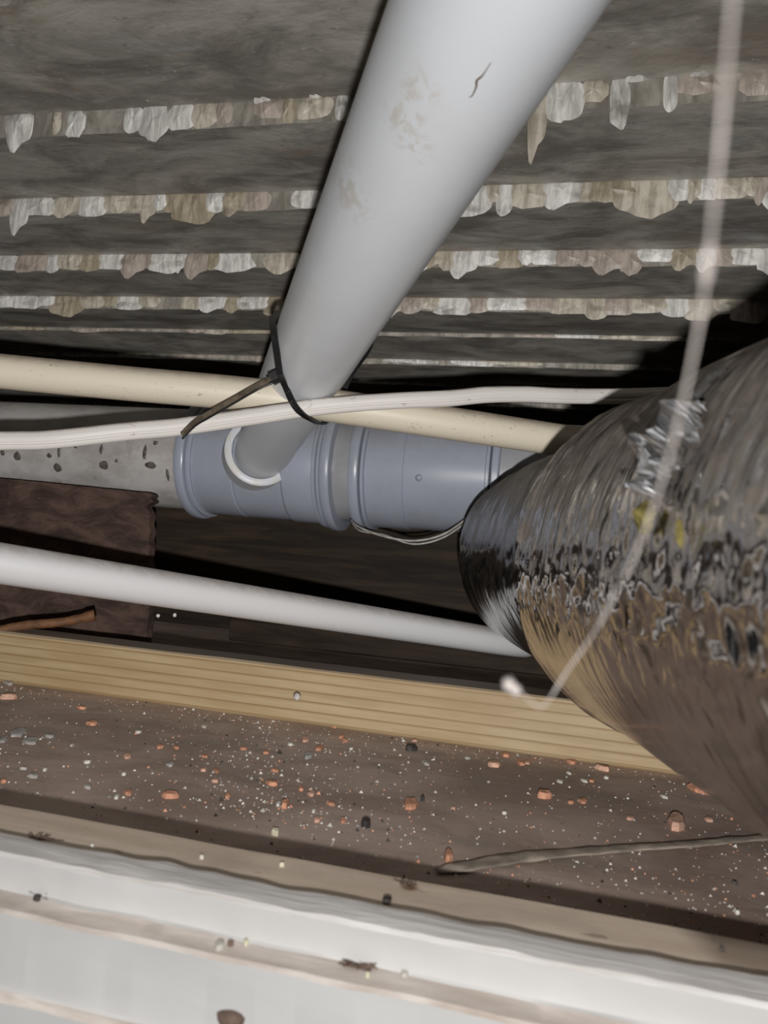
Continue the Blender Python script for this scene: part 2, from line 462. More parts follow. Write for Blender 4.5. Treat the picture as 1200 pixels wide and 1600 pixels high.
def drip(k, x, wd, ht, g, s=None, up=0.0, th=None):
    s = rnd.randrange(8) if s is None else s
    o = bpy.data.objects.new('grout_run', dmesh[(s, g)]); link(o, planks[k])
    o.location = (x, RIB0 + RIBD * k - .0004, HC + .0008 + up); o.scale = (wd * rnd.choice((-1, 1)) if False else wd, th or rnd.uniform(.0024, .0036), ht)
    o.rotation_euler = (0, rnd.uniform(-.06, .06), 0)
# first joint: placed from the photograph (pixel x, width, height factor, colour)
for px, py, wpx, hf, g, s in ((32, 178, 44, 1.25, 0, 3), (85, 172, 16, 1.0, 1, 0), (118, 172, 30, 1.15, 0, 4), (207, 165, 30, 1.1, 0, 0), (240, 163, 48, 1.3, 0, 6), (282, 163, 46, 1.1, 0, 2),
        (318, 160, 44, 1.0, 1, 7), (350, 158, 26, .95, 3, 5), (425, 155, 50, .8, 3, 2), (452, 153, 24, 1.0, 2, 4), (490, 152, 60, .9, 1, 5), (535, 150, 20, 1.0, 0, 0),
        (870, 132, 60, 1.3, 0, 6), (893, 130, 46, 1.45, 0, 5), (930, 128, 40, .8, 1, 4), (969, 128, 30, 1.7, 0, 1), (1046, 126, 22, 1.3, 0, 0), (1090, 125, 60, .7, 3, 7), (1180, 122, 50, .9, 3, 2), (845, 140, 30, 2.2, 1, 3)):
    p = PZ(px, py, HC); q = PZ(px + wpx, py, HC)
    drip(0, p.x, (q - p).length * 1.05, .0235 * hf, GR[g], s)
for px, py, wpx in ((405, 148, 34), (492, 150, 24), (994, 118, 40), (1093, 119, 34)):      # lumps on the lip
    p = PZ(px, py, HC); q = PZ(px + wpx, py, HC)
    drip(0, p.x, (q - p).length, .010, GR[0], 5, .006, .010)
for k, cov, lo, hi, ht in ((1, .96, .010, .036, .0225), (2, .85, .012, .042, .021), (3, .95, .014, .05, .0205), (4, .6, .03, .09, .0065), (5, .35, .03, .09, .009)):
    ya = RIB0 + RIBD * k
    x = -(ya * .92 + .06)
    while x < ya * .13 + .09:
        wd = rnd.uniform(lo, hi)
        if rnd.random() < cov:
            g = rnd.choices(GR, (5, 4, 2, 3) if k < 4 else (1, 2, 2, 4))[0]
            drip(k, x + wd / 2, wd * rnd.uniform(1.2, 1.7), ht * rnd.choice((.85, .95, 1, 1.05, 1.15, 1.3, 1.55 if k < 4 else 1)), g, None, rnd.choice((0, 0, .001)), rnd.uniform(.0014, .0034) if k < 4 else .0015)
        x += wd

# back, floor
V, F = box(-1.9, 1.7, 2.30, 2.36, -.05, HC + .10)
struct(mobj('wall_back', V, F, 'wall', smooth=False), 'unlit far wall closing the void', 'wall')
V, F = box(-1.9, 1.7, .1975, 2.30, -.012, 0, 0, 1)
floor = struct(mobj('floor', V, F, 'board', smooth=False), 'dusty brown ceiling board seen from above', 'floor')

# painted hatch trim: stepped profile from the photograph
pB = .1805; zA = .0235
zC = PY(300, 1451, pB).z
pD = PZ(300, 1485, zC).y
zE = PY(120, 1573, pD).z
pG = PZ(120, 1588, zE).y
prof = [(.193, -.10), (.193, zA - .0012), (.1922, zA), (.187, zA + .0004), (pB + .001, zA), (pB, zA - .001), (pB - .0004, zC + .0006), (pB - .001, zC), (pD + .001, zC - .0002), (pD, zC - .001),
        (pD - .0006, zE + .0008), (pD - .001, zE), (pG + .001, zE - .0002), (pG, zE - .001), (pG - .004, -.10)]
pm = [0, 1, 1, 1, 1, 0, 0, 2, 2, 0, 0, 2, 2, 0, 0, 0]
V = []; F = []; fm = []; NX = 760; xa, xb = -1.0, .8
for i in range(NX + 1):
    x = xa + (xb - xa) * i / NX
    for j, (y, z) in enumerate(prof):
        dy = fn(x * 50, j * .15, 2) * .0005 + fn(x * 180, j * .2, 7) * .0002; dz = fn(x * 60, j * .3, 9) * .0003
        if j in (1, 2): dy += fn(x * 28, 0, 4) * .0016 + fn(x * 110, 0, 5) * .0010; dz += fn(x * 90, 0, 6) * .0003
        if j in (3, 4): dz += fn(x * 120, j, 6) * .0005
        if j in (7, 11): dy += fn(x * 40, j, 4) * .0008; dz += abs(fn(x * 45, j, 3)) * .0006
        V.append(Vector((x, y + (dy if j not in (0, 14) else 0), z + (dz if j not in (0, 14) else 0))))
k = len(prof)
for i in range(NX):
    for j in range(k):
        F.append((i * k + j, i * k + (j + 1) % k, (i + 1) * k + (j + 1) % k, (i + 1) * k + j)); fm.append(pm[j])
F.append(tuple(range(k - 1, -1, -1))); fm.append(0); F.append(tuple(NX * k + j for j in range(k))); fm.append(0)
trim = struct(mobj('trim_1', V, F, ['paint', 'paint_worn', 'paint_dusty'], fmat=fm), 'white painted stepped wooden trim around the hatch', 'trim')
shade_auto(trim, 30)

# ------------------------------------------------------------------ timbers
def timber(name, args, mat, label, cat, **kw):
    V, F = box(*args, **kw)
    o = mobj(name, V, F, mat, loc=((args[0] + args[1]) / 2, (args[2] + args[3]) / 2, args[4])); shade_auto(o, 30)
    return tag(o, label, cat)
timber('timber_strip', (-1.0, .8, .1945, .2212, 0, .02), 'tan', 'tan bare timber strip along the white painted trim', 'timber', bev=.0006, nx=160, jit=.0004, seed=3)
timber('pine_batten', (-.95, .62, .502, .5385, 0, .0375), 'pine', 'square yellow pine batten lying on the brown board', 'timber', bev=.0012, nx=80, jit=.0005, seed=5)
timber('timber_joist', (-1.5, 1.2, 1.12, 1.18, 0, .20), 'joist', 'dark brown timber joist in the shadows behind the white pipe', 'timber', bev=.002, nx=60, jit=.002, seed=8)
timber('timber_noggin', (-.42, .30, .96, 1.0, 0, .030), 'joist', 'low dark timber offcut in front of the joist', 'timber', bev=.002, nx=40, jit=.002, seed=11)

# broken brown board, left: ragged right end
YB = .676; TB = .011
tl = PY(0, 741, YB); tr = PY(236, 764, YB)
top_z0, slope = tl.z, (tr.z - tl.z) / (tr.x - tl.x)
edge = [(236, 764), (240, 768), (236, 773), (241, 777), (234, 781), (229, 786), (233, 792), (235, 800), (233, 812), (236, 824), (233, 836), (235, 850), (232, 866), (235, 884), (231, 905), (235, 930), (232, 965)]
E_ = [PY(a, b, YB) for a, b in edge]
zb = .004
out = []
NB = 46; xl = -1.2
for i in range(NB):
    x = xl + (tr.x - xl) * i / NB
    out.append(Vector((x, YB, top_z0 + slope * (x - tl.x) + fn(x * 60, 2, 2) * .0012 + fn(x * 200, 1, 2) * .0006)))
out += E_
out.append(Vector((E_[-1].x, YB, zb))); out.append(Vector((xl, YB, zb)))
n = len(out)
V = out + [v + Vector((0, TB, 0)) for v in out]
F = [tuple(range(n)), tuple(range(2 * n - 1, n - 1, -1))] + [(i, n + i, n + (i + 1) % n, (i + 1) % n) for i in range(n)]
V = [v - Vector((0, 0, 0)) for v in V]
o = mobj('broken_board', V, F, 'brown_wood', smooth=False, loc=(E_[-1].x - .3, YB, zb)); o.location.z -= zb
tag(o, 'rough brown board with a ragged broken end below the grey pipe', 'board')

# twig on the batten
p0, p1 = PX(-30, 992, .575), PX(148, 961, .60)
pts = catmull([p0, p0.lerp(p1, .35) + Vector((0, 0, .0015)), p0.lerp(p1, .7) - Vector((0, 0, .001)), p1], 8)
V, F = sweep(pts, circ(1, 10), rad=[.0036 + .0007 * fn(i * .6, 0, 0) + (.001 if i > len(pts) - 4 else 0) for i in range(len(pts))])
tag(mobj('twig', V, F, 'twig', loc=p0), 'short orange-brown stick lying behind the pine batten', 'stick')

# ------------------------------------------------------------------ soil pipe run
SY, SZ, SR = .765, .2145, .0555
def sx(px): return PY(px, 745, SY - SR).x
soil = empty('soil_pipe', Vector((sx(420), SY, SZ - SR)))
tag(soil, 'grey plastic soil pipe with ribbed couplings running behind the thinner pipes', 'pipe')
def spart(name, prof, mat, parent=None):
    V, F = lathe_x(prof, SY, SZ); o = mobj(name, V, F, mat, parent or soil); shade_auto(o, 32); return o
old = spart('old_pipe', [(-1.6, SR), (sx(284), SR)], 'old_pvc'); old['label'] = 'dirty off-white old pipe section with dark drip marks'
f1 = spart('branch_fitting', [(sx(296), .0585), (sx(300), .0592), (sx(358), .0592), (sx(360), .0583), (sx(362), .0592), (sx(437), .0592), (sx(440), .0605), (sx(486), .0605), (sx(490), .0595)], 'grey_pvc')
def collar(x0, x1, r, parent, mat='grey_pvc', name='collar'):
    d = (x1 - x0); b = abs(d) * .22
    return spart(name, [(x0, r - .004), (x0 + b * .3, r - .001), (x0 + b, r), (x1 - b, r), (x1 - b * .3, r - .001), (x1, r - .004)], mat, parent)
collar(sx(272), sx(288), .0650, f1); collar(sx(289), sx(297), .0625, f1)
collar(sx(487), sx(494), .0640, f1); collar(sx(495), sx(501), .0650, f1); collar(sx(501), sx(517), .0672, f1)
spart('pipe_section', [(sx(505), SR), (sx(560), SR)], 'grey_pvc_dark')
f2 = spart('coupling', [(sx(566), .060), (sx(622), .0602), (sx(629), .0602), (sx(630), .0590), (sx(634), .0590), (sx(690), .0590), (sx(700), .0587), (sx(762), .0585)], 'grey_pvc')
collar(sx(545), sx(562), .0668, f2); collar(sx(563), sx(570), .0640, f2)
collar(sx(757), sx(765), .0610, f2); collar(sx(766), sx(780), .0622, f2)
# moulded dot on the coupling
pc = PY(655, 747, SY - .055); a0 = math.asin(max(-1, min(1, (pc.z - SZ) / .059)))
cc = Vector((pc.x, SY - .059 * cos(a0), SZ + .059 * sin(a0))); nn = Vector((0, -cos(a0), sin(a0)))
V, F = sweep([cc - nn * .001, cc + nn * .0004], circ(.0036, 16), up=Vector((1, 0, 0)))
mobj('moulding_dot', V, F, 'grey_pvc', f2)
spart('far_pipe', [(sx(770), SR), (1.2, SR)], 'grey_pvc_dark')
# dark drips on the old pipe
for px, py, wp, hp in ((4, 707, 9, 11), (27, 713, 13, 15), (77, 712, 9, 8), (90, 731, 14, 15), (162, 727, 18, 14), (235, 727, 19, 11), (118, 697, 8, 7), (243, 692, 9, 7), (182, 720, 6, 6), (262, 742, 6, 20), (226, 707, 7, 24), (158, 702, 6, 16), (92, 706, 6, 20)):
    p = PY(px, py, SY - SR * .97); ang = math.asin(max(-1, min(1, (p.z - SZ) / SR)))
    for it in range(4):
        p = PY(px, py, SY - SR * cos(ang)); ang = math.asin(max(-1, min(1, (p.z - SZ) / SR)))
    k_ = .87 / FPX; V = []; F = []
    ns = 12
    for i in range(3):
        t = (0, .7, 1)[i]
        for j in range(ns):
            a = 2 * pi * j / ns
            dx = .5 * wp * k_ * t * cos(a) * (1 + .1 * sin(2 * a + px)); s_ = .5 * hp * k_ * t * sin(a) * (1 + .12 * sin(3 * a + py))
            aa = ang + s_ / SR; r = SR + (.0007 if i == 0 else .0005 if i == 1 else -.0002)
            V.append(Vector((p.x + dx, SY - r * cos(aa), SZ + r * sin(aa))))
    for i in range(2):
        for j in range(ns): F.append((i * ns + j, i * ns + (j + 1) % ns, (i + 1) * ns + (j + 1) % ns, (i + 1) * ns + j))
    mobj('dirt_drip', V, F, 'drip_dirt', old)

# ------------------------------------------------------------------ white diagonal waste pipe + boss socket
pts = [D0 - ax * .03 + ax * (.74 * i / 40) for i in range(41)]
wp = empty('waste_pipe', D0)
tag(wp, 'large white waste pipe slanting up towards the viewer', 'pipe')
V, F = sweep(pts, circ(.028, 64)); mobj('pipe', V, F, 'white_pvc', wp)
# black scuff on the pipe
sq = []
for a, b in ((767, 98), (758, 112), (752, 120), (745, 126), (744, 136), (738, 149), (733, 152)):
    d = .22
    for it in range(40):
        p = PX(a, b, d); q = (p - D0); dist = (q - ax * q.dot(ax)).length
        d += (dist - .0281) * .8
    sq.append(PX(a, b, d))
V, F = sweep(catmull(sq, 4), circ(1, 6), rad=[.00012 + .00022 * sin(pi * i / 24) ** 2 for i in range(25)])
mobj('scuff_mark', V, F, 'lint', wp)
def ring(c, axis, prof, name, mat, parent, n=64):
    s = axis.cross(Vector((0, 0, 1))).normalized(); u = s.cross(axis)
    V = []; F = []; k = len(prof)
    for j in range(n):
        a = 2 * pi * j / n
        for t, r in prof: V.append(c + axis * t + (s * cos(a) + u * sin(a)) * r)
    for j in range(n):
        for i in range(k): F.append((j * k + i, ((j + 1) % n) * k + i, ((j + 1) % n) * k + (i + 1) % k, j * k + (i + 1) % k))
    o = mobj(name, V, F, mat, parent); shade_auto(o, 40); return o
bc = PX(406, 707, .762)
ring(bc, ax, [(-.035, .0282), (.006, .0282), (.007, .0287), (.0073, .0335), (.006, .0355), (-.006, .0362), (-.035, .037)], 'boss_socket', 'lip', f1)

# ------------------------------------------------------------------ thin pipes and cable
cp = [PX(-330, 543, .485), PX(-160, 563, .495), PX(0, 580, .505), PX(208, 600, .515), PX(400, 617.5, .523), PX(560, 640, .529), PX(700, 661, .537), PX(850, 684, .55), PX(1000, 706, .565), PX(1200, 738, .59), PX(1400, 770, .62)]
V, F = sweep(catmull(cp, 10), circ(.0117, 40))
tag(mobj('cream_pipe', V, F, 'cream_pipe', loc=cp[4]), 'cream plastic pipe running full width in front of the grey soil pipe', 'pipe')
w0, w1 = PX(0, 880, .40), PX(800, 1005, .635)
wd_ = w1 - w0
wpth = [w0 - wd_ * .5, w0 - wd_ * .25, w0, w0 + wd_ * .25, w0 + wd_ * .5, w0 + wd_ * .75, w1, w1 + wd_ * .05 + Vector((0, .02, 0)), w1 + wd_ * .07 + Vector((0, .07, 0)), w1 + wd_ * .07 + Vector((0, .14, 0))]
V, F = sweep(catmull(wpth, 10), circ(.0109, 40))
tag(mobj('white_pipe', V, F, 'white_pipe', loc=w0), 'thin bright white plastic pipe above the pine batten', 'pipe')
cb = [(-1000, 738, .36), (-550, 714, .40), (-250, 700, .425), (-120, 694, .435), (0, 689, .445), (60, 688, .449), (110, 684, .453), (200, 674, .463), (280, 667, .474), (400, 650, .490), (480, 638, .498), (560, 630, .504), (640, 625, .508), (700, 622.5, .513), (760, 617, .52), (820, 616, .528), (880, 618.5, .535), (960, 619, .545), (1060, 616, .555), (1200, 611, .57), (1400, 600, .6)]
cbp = [PX(*q) for q in cb]
pf = []
for i in range(64):
    a = 2 * pi * i / 64
    xx = .0034 * cos(a); zz = .0056 * math.copysign(abs(sin(a)) ** .8, sin(a))
    pf.append((xx - math.copysign(min(abs(xx), .0013 * math.exp(-((zz + .0022) / .0005) ** 2)), xx) + math.copysign(.0003 * math.exp(-((zz - .001) / .0012) ** 2), xx), zz))
V, F = sweep(catmull(cbp, 8), pf)
tag(mobj('flat_cable', V, F, 'cable', loc=cbp[10]), 'flat off-white electrical cable crossing the cream pipe', 'cable')
# thin wire under the coupling
wr = [(548, 812, .735), (562, 824, .71), (600, 838, .69), (645, 845, .685), (690, 836, .685), (730, 810, .69), (770, 778, .69), (810, 752, .70), (860, 720, .71)]
wi = empty('thin_wire', PX(645, 845, .685)); tag(wi, 'thin grey wire looping under the grey coupling', 'wire')
V, F = sweep(catmull([PX(*q) for q in wr], 8), circ(.0011, 8)); mobj('strand', V, F, 'wire', wi)
V, F = sweep(catmull([PX(a, b + (5 if 0 < i < 8 else 1) - (7 if i in (2,) else 0), c + .003) for i, (a, b, c) in enumerate(wr)], 8), circ(.0009, 8)); mobj('strand', V, F, 'wire', wi)

# ------------------------------------------------------------------ cable tie
hd = PX(437, 586, .487)
tie = empty('cable_tie', hd); tag(tie, 'black nylon cable tie bundling cable and cream pipe to the white waste pipe', 'cable tie')
lp = [on_waste(437, 584, .004), on_waste(434, 562, .0022), on_waste(431, 540, .0018), on_waste(428, 518, .0018), PX(427, 500, .475), PX(445, 484, .510), PX(515, 476, .53), PX(580, 500, .54), PX(578, 540, .555), PX(552, 580, .580), PX(532, 620, .588), PX(515, 652, .562), PX(502, 662, .528), PX(488, 657, .504), PX(471, 646, .492), PX(458, 630, .490), PX(447, 606, .491)]
pts = catmull(lp + [lp[0]], 6)[:-1]
ctr = sum(pts, Vector()) / len(pts)
V = []; F = []
for i, p in enumerate(pts):
    t = (pts[(i + 1) % len(pts)] - pts[i - 1]).normalized(); vw = (p - ctr); vw -= t * vw.dot(t)
    # band is wide across the view of the bundle axis
    wdir = (Vector((1, 0, 0)) - t * t.x); wdir = wdir.normalized(); nd = t.cross(wdir).normalized()
    for a, b in rect(.0042, .0014): V.append(p + wdir * a + nd * b)
n = len(pts)
for i in range(n):
    for j in range(4): F.append((i * 4 + j, i * 4 + (j + 1) % 4, ((i + 1) % n) * 4 + (j + 1) % 4, ((i + 1) % n) * 4 + j))
mobj('strap', V, F, 'black', tie, smooth=False)
hx = (PX(452, 578, .53) - PX(422, 594, .53)).normalized(); hy = FW; hz = hx.cross(hy).normalized()
V, F = [], []
for c_, s_ in ((Vector((0, 0, 0)), (.0060, .0042, .0044)), (-hx * .0050, (.0030, .0030, .0030))):
    o_ = len(V)
    for i in (-1, 1):
        for (b, c) in ((-1, -.6), (-.6, -1), (.6, -1), (1, -.6), (1, .6), (.6, 1), (-.6, 1), (-1, .6)):
            V.append(hd - FW * .002 + c_ + hx * i * s_[0] + hy * b * s_[1] + hz * c * s_[2])
    F += [tuple(o_ + q for q in range(7, -1, -1)), tuple(o_ + 8 + q for q in range(8))] + [(o_ + j, o_ + (j + 1) % 8, o_ + 8 + (j + 1) % 8, o_ + 8 + j) for j in range(8)]
mobj('head', V, F, 'black', tie, smooth=False)
tl_ = catmull([PX(430, 591, .483), PX(400, 605, .482), PX(360, 628, .476), PX(325, 648, .469), PX(305, 660, .464), PX(285, 680, .461)], 6)
V, F = sweep(tl_, rect(.0020, .0036), up=-FW + .8 * UP); mobj('tail', V, F, 'tail', tie, smooth=False)
V, F = sweep([p - UP * .0022 - FW * .0004 for p in tl_], circ(.0007, 8)); mobj('tail_edge', V, F, 'black', tie)

# ------------------------------------------------------------------ foil duct
S = .75
off = RT * (228 * S / FPX) - UP * (17.6 * S / FPX)
adir = ray(562, 849)
def dc(d): return CAM + adir * d + off
an = adir.normalized()
dleft = -(RT - an * RT.dot(an)).normalized(); dup = (UP - an * UP.dot(an) - dleft * UP.dot(dleft)).normalized()
RD = .0757
duct = empty('foil_duct', dc(.40) - dup * RD)
tag(duct, 'crumpled dusty foil-wrapped ventilation duct filling the right side', 'duct')
def sstep(a, b, x):
    t = max(0, min(1, (x - a) / (b - a))); return t * t * (3 - 2 * t)
def ridged(p):
    return 1 - abs(noise.noise(p)) * 2
def disp(ph, d):
    """radial displacement of the wrap at angle ph (0 = top, pi/2 = viewer's side)"""
    cx = cos(ph) * RD; cy = sin(ph) * RD; l = d
    q = Vector((cx, cy, l))
    wr_ = noise.noise(Vector(((l + .05 * ph / 3) * 150, ph * 1.3, 0))) * .0006 + noise.noise(Vector(((l + .03 * ph / 3) * 330, ph * 2.2, 4))) * .0004
    big = noise.noise(q * 22) * .0028 + noise.noise(q * 50 + Vector((3, 1, 2))) * .0012
    mid = math.exp(-((ph - 1.62) / .25) ** 2)
    near = sstep(.36, .22, d)
    cr = 0
    amp = mid * (.95 + .6 * near) + .10 * near
    if amp > .02: cr = (ridged(Vector((cx * 80, cy * 80, l * 150))) * .0008 + ridged(Vector((cx * 190, cy * 190, l * 330)) + Vector((1, 5, 2))) * .0005) * amp
    low = sstep(1.75, 2.15, ph) * (1 - sstep(4.2, 5, ph))
    return wr_ * (.8 - .65 * low) + big * (.8 - .62 * low) + cr * (1 - .8 * low)
def duct_part(name, d0, d1, nd, R0, mat, nu=300, edge=0, parent=duct, lobe=None):
    V = []; F = []
    for i in range(nd + 1):
        t = i / nd
        for j in range(nu):
            ph = 2 * pi * j / nu
            d = d0 + (d1 - d0) * t
            if edge: d += edge * (1 - t) ** 3 * (noise.noise(Vector((ph * 2.2, 1, 3))) + .4 * noise.noise(Vector((ph * 9, 1, 3))) + .55 * math.exp(-((ph - 1.25) / .3) ** 2))
            r = R0(d) if callable(R0) else R0
            r += disp(ph, d)
            if edge: r += .0022 * math.exp(-t / .03) - .0045 * (i == 0)
            V.append(dc(d) + (dup * cos(ph) + dleft * sin(ph)) * r)
    for i in range(nd):
        for j in range(nu):
            F.append((i * nu + j, i * nu + (j + 1) % nu, (i + 1) * nu + (j + 1) % nu, (i + 1) * nu + j))
    F.append(tuple(range(nu - 1, -1, -1))); F.append(tuple(nd * nu + j for j in range(nu)))
    return mobj(name, V, F, mat, parent)
duct_part('foil_sleeve', .335, .02, 320, RD, 'foil', 340, .014)
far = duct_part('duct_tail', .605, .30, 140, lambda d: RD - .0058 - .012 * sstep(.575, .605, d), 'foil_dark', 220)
# crumpled bright tape patch, and wool showing at the tears
def ray_duct(px, py, R):
    """hit of the pixel ray with the duct cylinder of radius R"""
    r = ray(px, py); o_ = CAM - dc(0)
    a_ = r - an * r.dot(an); b_ = o_ - an * o_.dot(an)
    A = a_.dot(a_); B = 2 * a_.dot(b_); C_ = b_.dot(b_) - R * R
    D = max(0, B * B - 4 * A * C_); t = (-B - sqrt(D)) / (2 * A)
    p = CAM + r * t; rel = p - dc(0); rad = rel - an * rel.dot(an)
    return p, rad.normalized(), t
def patch(poly, name, mat, lift, crum, N=26, freq=150, seed=0):
    """crumpled sheet over the duct, outline = polygon in the photograph"""
    xs = [p[0] for p in poly]; ys = [p[1] for p in poly]
    def inside(x, y):
        c = False; n_ = len(poly)
        for i in range(n_):
            (x1, y1), (x2, y2) = poly[i], poly[i - 1]
            if (y1 > y) != (y2 > y) and x < (x2 - x1) * (y - y1) / (y2 - y1) + x1: c = not c
        return c
    def edged(x, y):
        best = 1e9; n_ = len(poly)
        for i in range(n_):
            a = Vector(poly[i]); b = Vector(poly[i - 1]); ab = b - a
            t = max(0, min(1, (Vector((x, y)) - a).dot(ab) / ab.dot(ab))); best = min(best, (Vector((x, y)) - a - ab * t).length)
        return best
    V = []; idx = {}; F = []
    for i in range(N + 1):
        for j in range(N + 1):
            x = min(xs) + (max(xs) - min(xs)) * i / N; y = min(ys) + (max(ys) - min(ys)) * j / N
            if not inside(x, y): continue
            p, nr, t = ray_duct(x, y, RD + .0005)
            e = min(1, edged(x, y) / 14)
            h = lift * (.35 + .65 * e) + crum * e * (ridged(p * freq + Vector((seed, 0, 0))) - .3) + crum * .6 * e * noise.noise(p * freq * 2.3)
            idx[(i, j)] = len(V); V.append(p + nr * h)
    for i in range(N):
        for j in range(N):
            q = [(i, j), (i, j + 1), (i + 1, j + 1), (i + 1, j)]
            if all(k_ in idx for k_ in q): F.append(tuple(idx[k_] for k_ in q))
    o = mobj(name, V, F, mat, duct, smooth=False)
    sm = o.modifiers.new('thickness', 'SOLIDIFY'); sm.thickness = .0004
    return o
patch([(1062, 650), (1085, 636), (1108, 628), (1118, 640), (1110, 665), (1106, 698), (1090, 712), (1074, 738), (1062, 744), (1050, 720), (1058, 684)], 'tape_patch', 'foil_clean', .0045, .009, 22, 70)
patch([(1015, 700), (1030, 684), (1046, 690), (1056, 716), (1066, 752), (1058, 780), (1040, 800), (1024, 784), (1012, 750)], 'tape_patch', 'foil_clean', .0045, .007, 22, 70, 4)
patch([(1008, 795), (1022, 782), (1036, 800), (1030, 830), (1016, 842), (1006, 825)], 'insulation_tuft', 'insulation', .0045, .0015, 16, 200, 2)
patch([(1070, 815), (1077, 812), (1080, 835), (1077, 862), (1070, 850)], 'insulation_tuft', 'insulation', .0045, .001, 14, 200, 5)

patch([(1058, 655), (1066, 640), (1085, 614), (1118, 580), (1152, 574), (1122, 600), (1098, 628), (1082, 652), (1068, 668)], 'foil_fold', 'foil_dark', .0022, .001, 30, 90, 7)

# ------------------------------------------------------------------ dry leaf blade on the board
lf = [(682, 1362), (720, 1356), (780, 1346), (850, 1337), (930, 1330), (1020, 1324), (1110, 1317), (1180, 1311), (1260, 1305)]
lw = [.003, .008, .009, .008, .007, .0065, .006, .006, .006]
P_ = [PZ(a, b, .001) for a, b in lf]
V = []; F = []
Pc = catmull(P_, 6); nW = len(Pc)
for i, p in enumerate(Pc):
    t = (Pc[min(i + 1, nW - 1)] - Pc[max(i - 1, 0)]).normalized(); s = Vector((-t.y, t.x, 0))
    q = i / (nW - 1) * (len(lw) - 1); a = int(min(q, len(lw) - 2)); ww = lw[a] + (lw[a + 1] - lw[a]) * (q - a)
    for u_ in range(7):
        e = u_ / 6 - .5
        V.append(p + s * ww * e + Vector((0, 0, .0009 * (1 - (2 * e) ** 2) * (.6 + .4 * sin(i * .5)) + .0006 * fn(i * .4, u_, 1))))
for i in range(nW - 1):
    for u_ in range(6): F.append((i * 7 + u_, i * 7 + u_ + 1, (i + 1) * 7 + u_ + 1, (i + 1) * 7 + u_))
lo = mobj('dry_leaf', V, F, 'leaf', loc=P_[3]); lo.modifiers.new('thickness', 'SOLIDIFY').thickness = .0005
tag(lo, 'long dried grey-green leaf blade lying on the brown board', 'leaf')

# ------------------------------------------------------------------ chips and crumbs
def chip_mesh(seed, n=9, upr=0):
    r_ = random.Random(seed); V = []; F = []
    ang = sorted(2 * pi * (j + r_.uniform(-.3, .3)) / n for j in range(n)); rad = [r_.uniform(.72, 1.12) for _ in range(n)]
    for z, s in ((0, .95), (.55, 1.0), (1, .8)):
        for a, q in zip(ang, rad): V.append((.5 * q * s * cos(a), .5 * q * s * sin(a), z * (1 + r_.uniform(-.12, .12) * (z > .9))))
    for i in range(2):
        for j in range(n): F.append((i * n + j, i * n + (j + 1) % n, (i + 1) * n + (j + 1) % n, (i + 1) * n + j))
    F.append(tuple(range(n - 1, -1, -1))); F.append(tuple(2 * n + j for j in range(n)))
    return V, F
cm = {}
def chip(name, px, py, wpx, hpx, mat, label, cat, group=None, z=0.0, th=None):
    seed = (int(px) * 7 + int(py)) % 9
    if (seed, mat) not in cm:
        V, F = chip_mesh(seed); me = bpy.data.meshes.new(name); me.from_pydata(V, [], F); me.materials.append(MT[mat]); cm[(seed, mat)] = me
    p = PZ(px, py, z); d = (p - CAM).dot(FW); k_ = d / FPX
    gr = (CAM.z - z) / (p - CAM).length                       # foreshortening of the ground
    wx = wpx * k_; t = th if th else min(.0035, max(.0012, wx * .28))
    wy = max(wx * .55, (hpx * k_ - t * .8) / gr)
    wy = min(wy, wx * 2.6)
    o = bpy.data.objects.new(name, cm[(seed, mat)]); link(o)
    o.location = p; o.scale = (wx, wy, t); o.rotation_euler = (0, 0, math.atan2(-p.x, p.y) + ((seed - 4) * .05))
    if label is None: ROWS.setdefault((group, cat, 0 if py - .133 * px < 1128 else 1 if py - .133 * px < 1185 else 2), []).append((px, o))
    return tag(o, label or '', cat, group)
ROWS = {}
G1 = 'brick chips scattered on the brown board'; G2 = 'pale stone chips scattered on the brown board'
for q in ((1056, 1288, 31, 34, 'brick_pale', 'largest upright brick chip standing near the dried leaf', .0035),
          (1107, 1235, 66, 20, 'brick', 'long flat brick sliver at the foot of the foil duct', .003),
          (641, 1260, 25, 22, 'brick', 'five-sided orange brick chip in the middle of the board', .0024),
          (265, 1245, 32, 12, 'brick', 'flat oval orange brick chip near the left end of the timber strip', .002),
          (700, 1341, 17, 20, 'brick', 'rounded brick chip beside the tip of the dried leaf', .0024),
          (850, 1246, 26, 14, 'brick', 'teardrop brick chip midway between batten and leaf', .003),
          (445, 1260, 13, 16, 'brick', 'upright brick chip with a white crumb at its left', .0024)):
    chip('brick_chip', q[0], q[1], q[2], q[3], q[4], q[5], 'brick chip', None, 0, q[6])
for q in ((143, 1132, 18, 8), (127, 1107, 14, 7), (198, 1183, 14, 9), (200, 1240, 13, 11), (338, 1206, 9, 10), (336, 1222, 14, 6), (356, 1245, 9, 10), (380, 1171, 13, 6), (275, 1169, 9, 7), (250, 1168, 12, 7), (318, 1204, 12, 7),
          (477, 1157, 14, 11), (499, 1170, 14, 11), (521, 1135, 12, 11), (533, 1152, 10, 8), (539, 1158, 10, 8), (486, 1242, 12, 9), (517, 1257, 14, 9), (495, 1283, 12, 10), (536, 1284, 10, 14), (425, 1226, 20, 10), (430, 1205, 13, 7), (470, 1234, 9, 9),
          (771, 1197, 22, 10), (790, 1181, 14, 8), (814, 1193, 14, 11), (825, 1192, 12, 9), (893, 1192, 16, 8), (910, 1253, 15, 9), (942, 1203, 25, 10), (925, 1221, 11, 6), (984, 1280, 13, 8), (1107, 1282, 15, 8), (892, 1255, 10, 6), (415, 1177, 11, 6), (320, 1183, 11, 6), (648, 1158, 9, 5), (708, 1265, 8, 6), (5, 1222, 10, 8), (12, 1092, 26, 8)):
    chip('brick_chip', q[0], q[1], q[2], q[3], 'brick' if (q[0] % 3) else 'brick_pale', None, 'brick chip', G1)
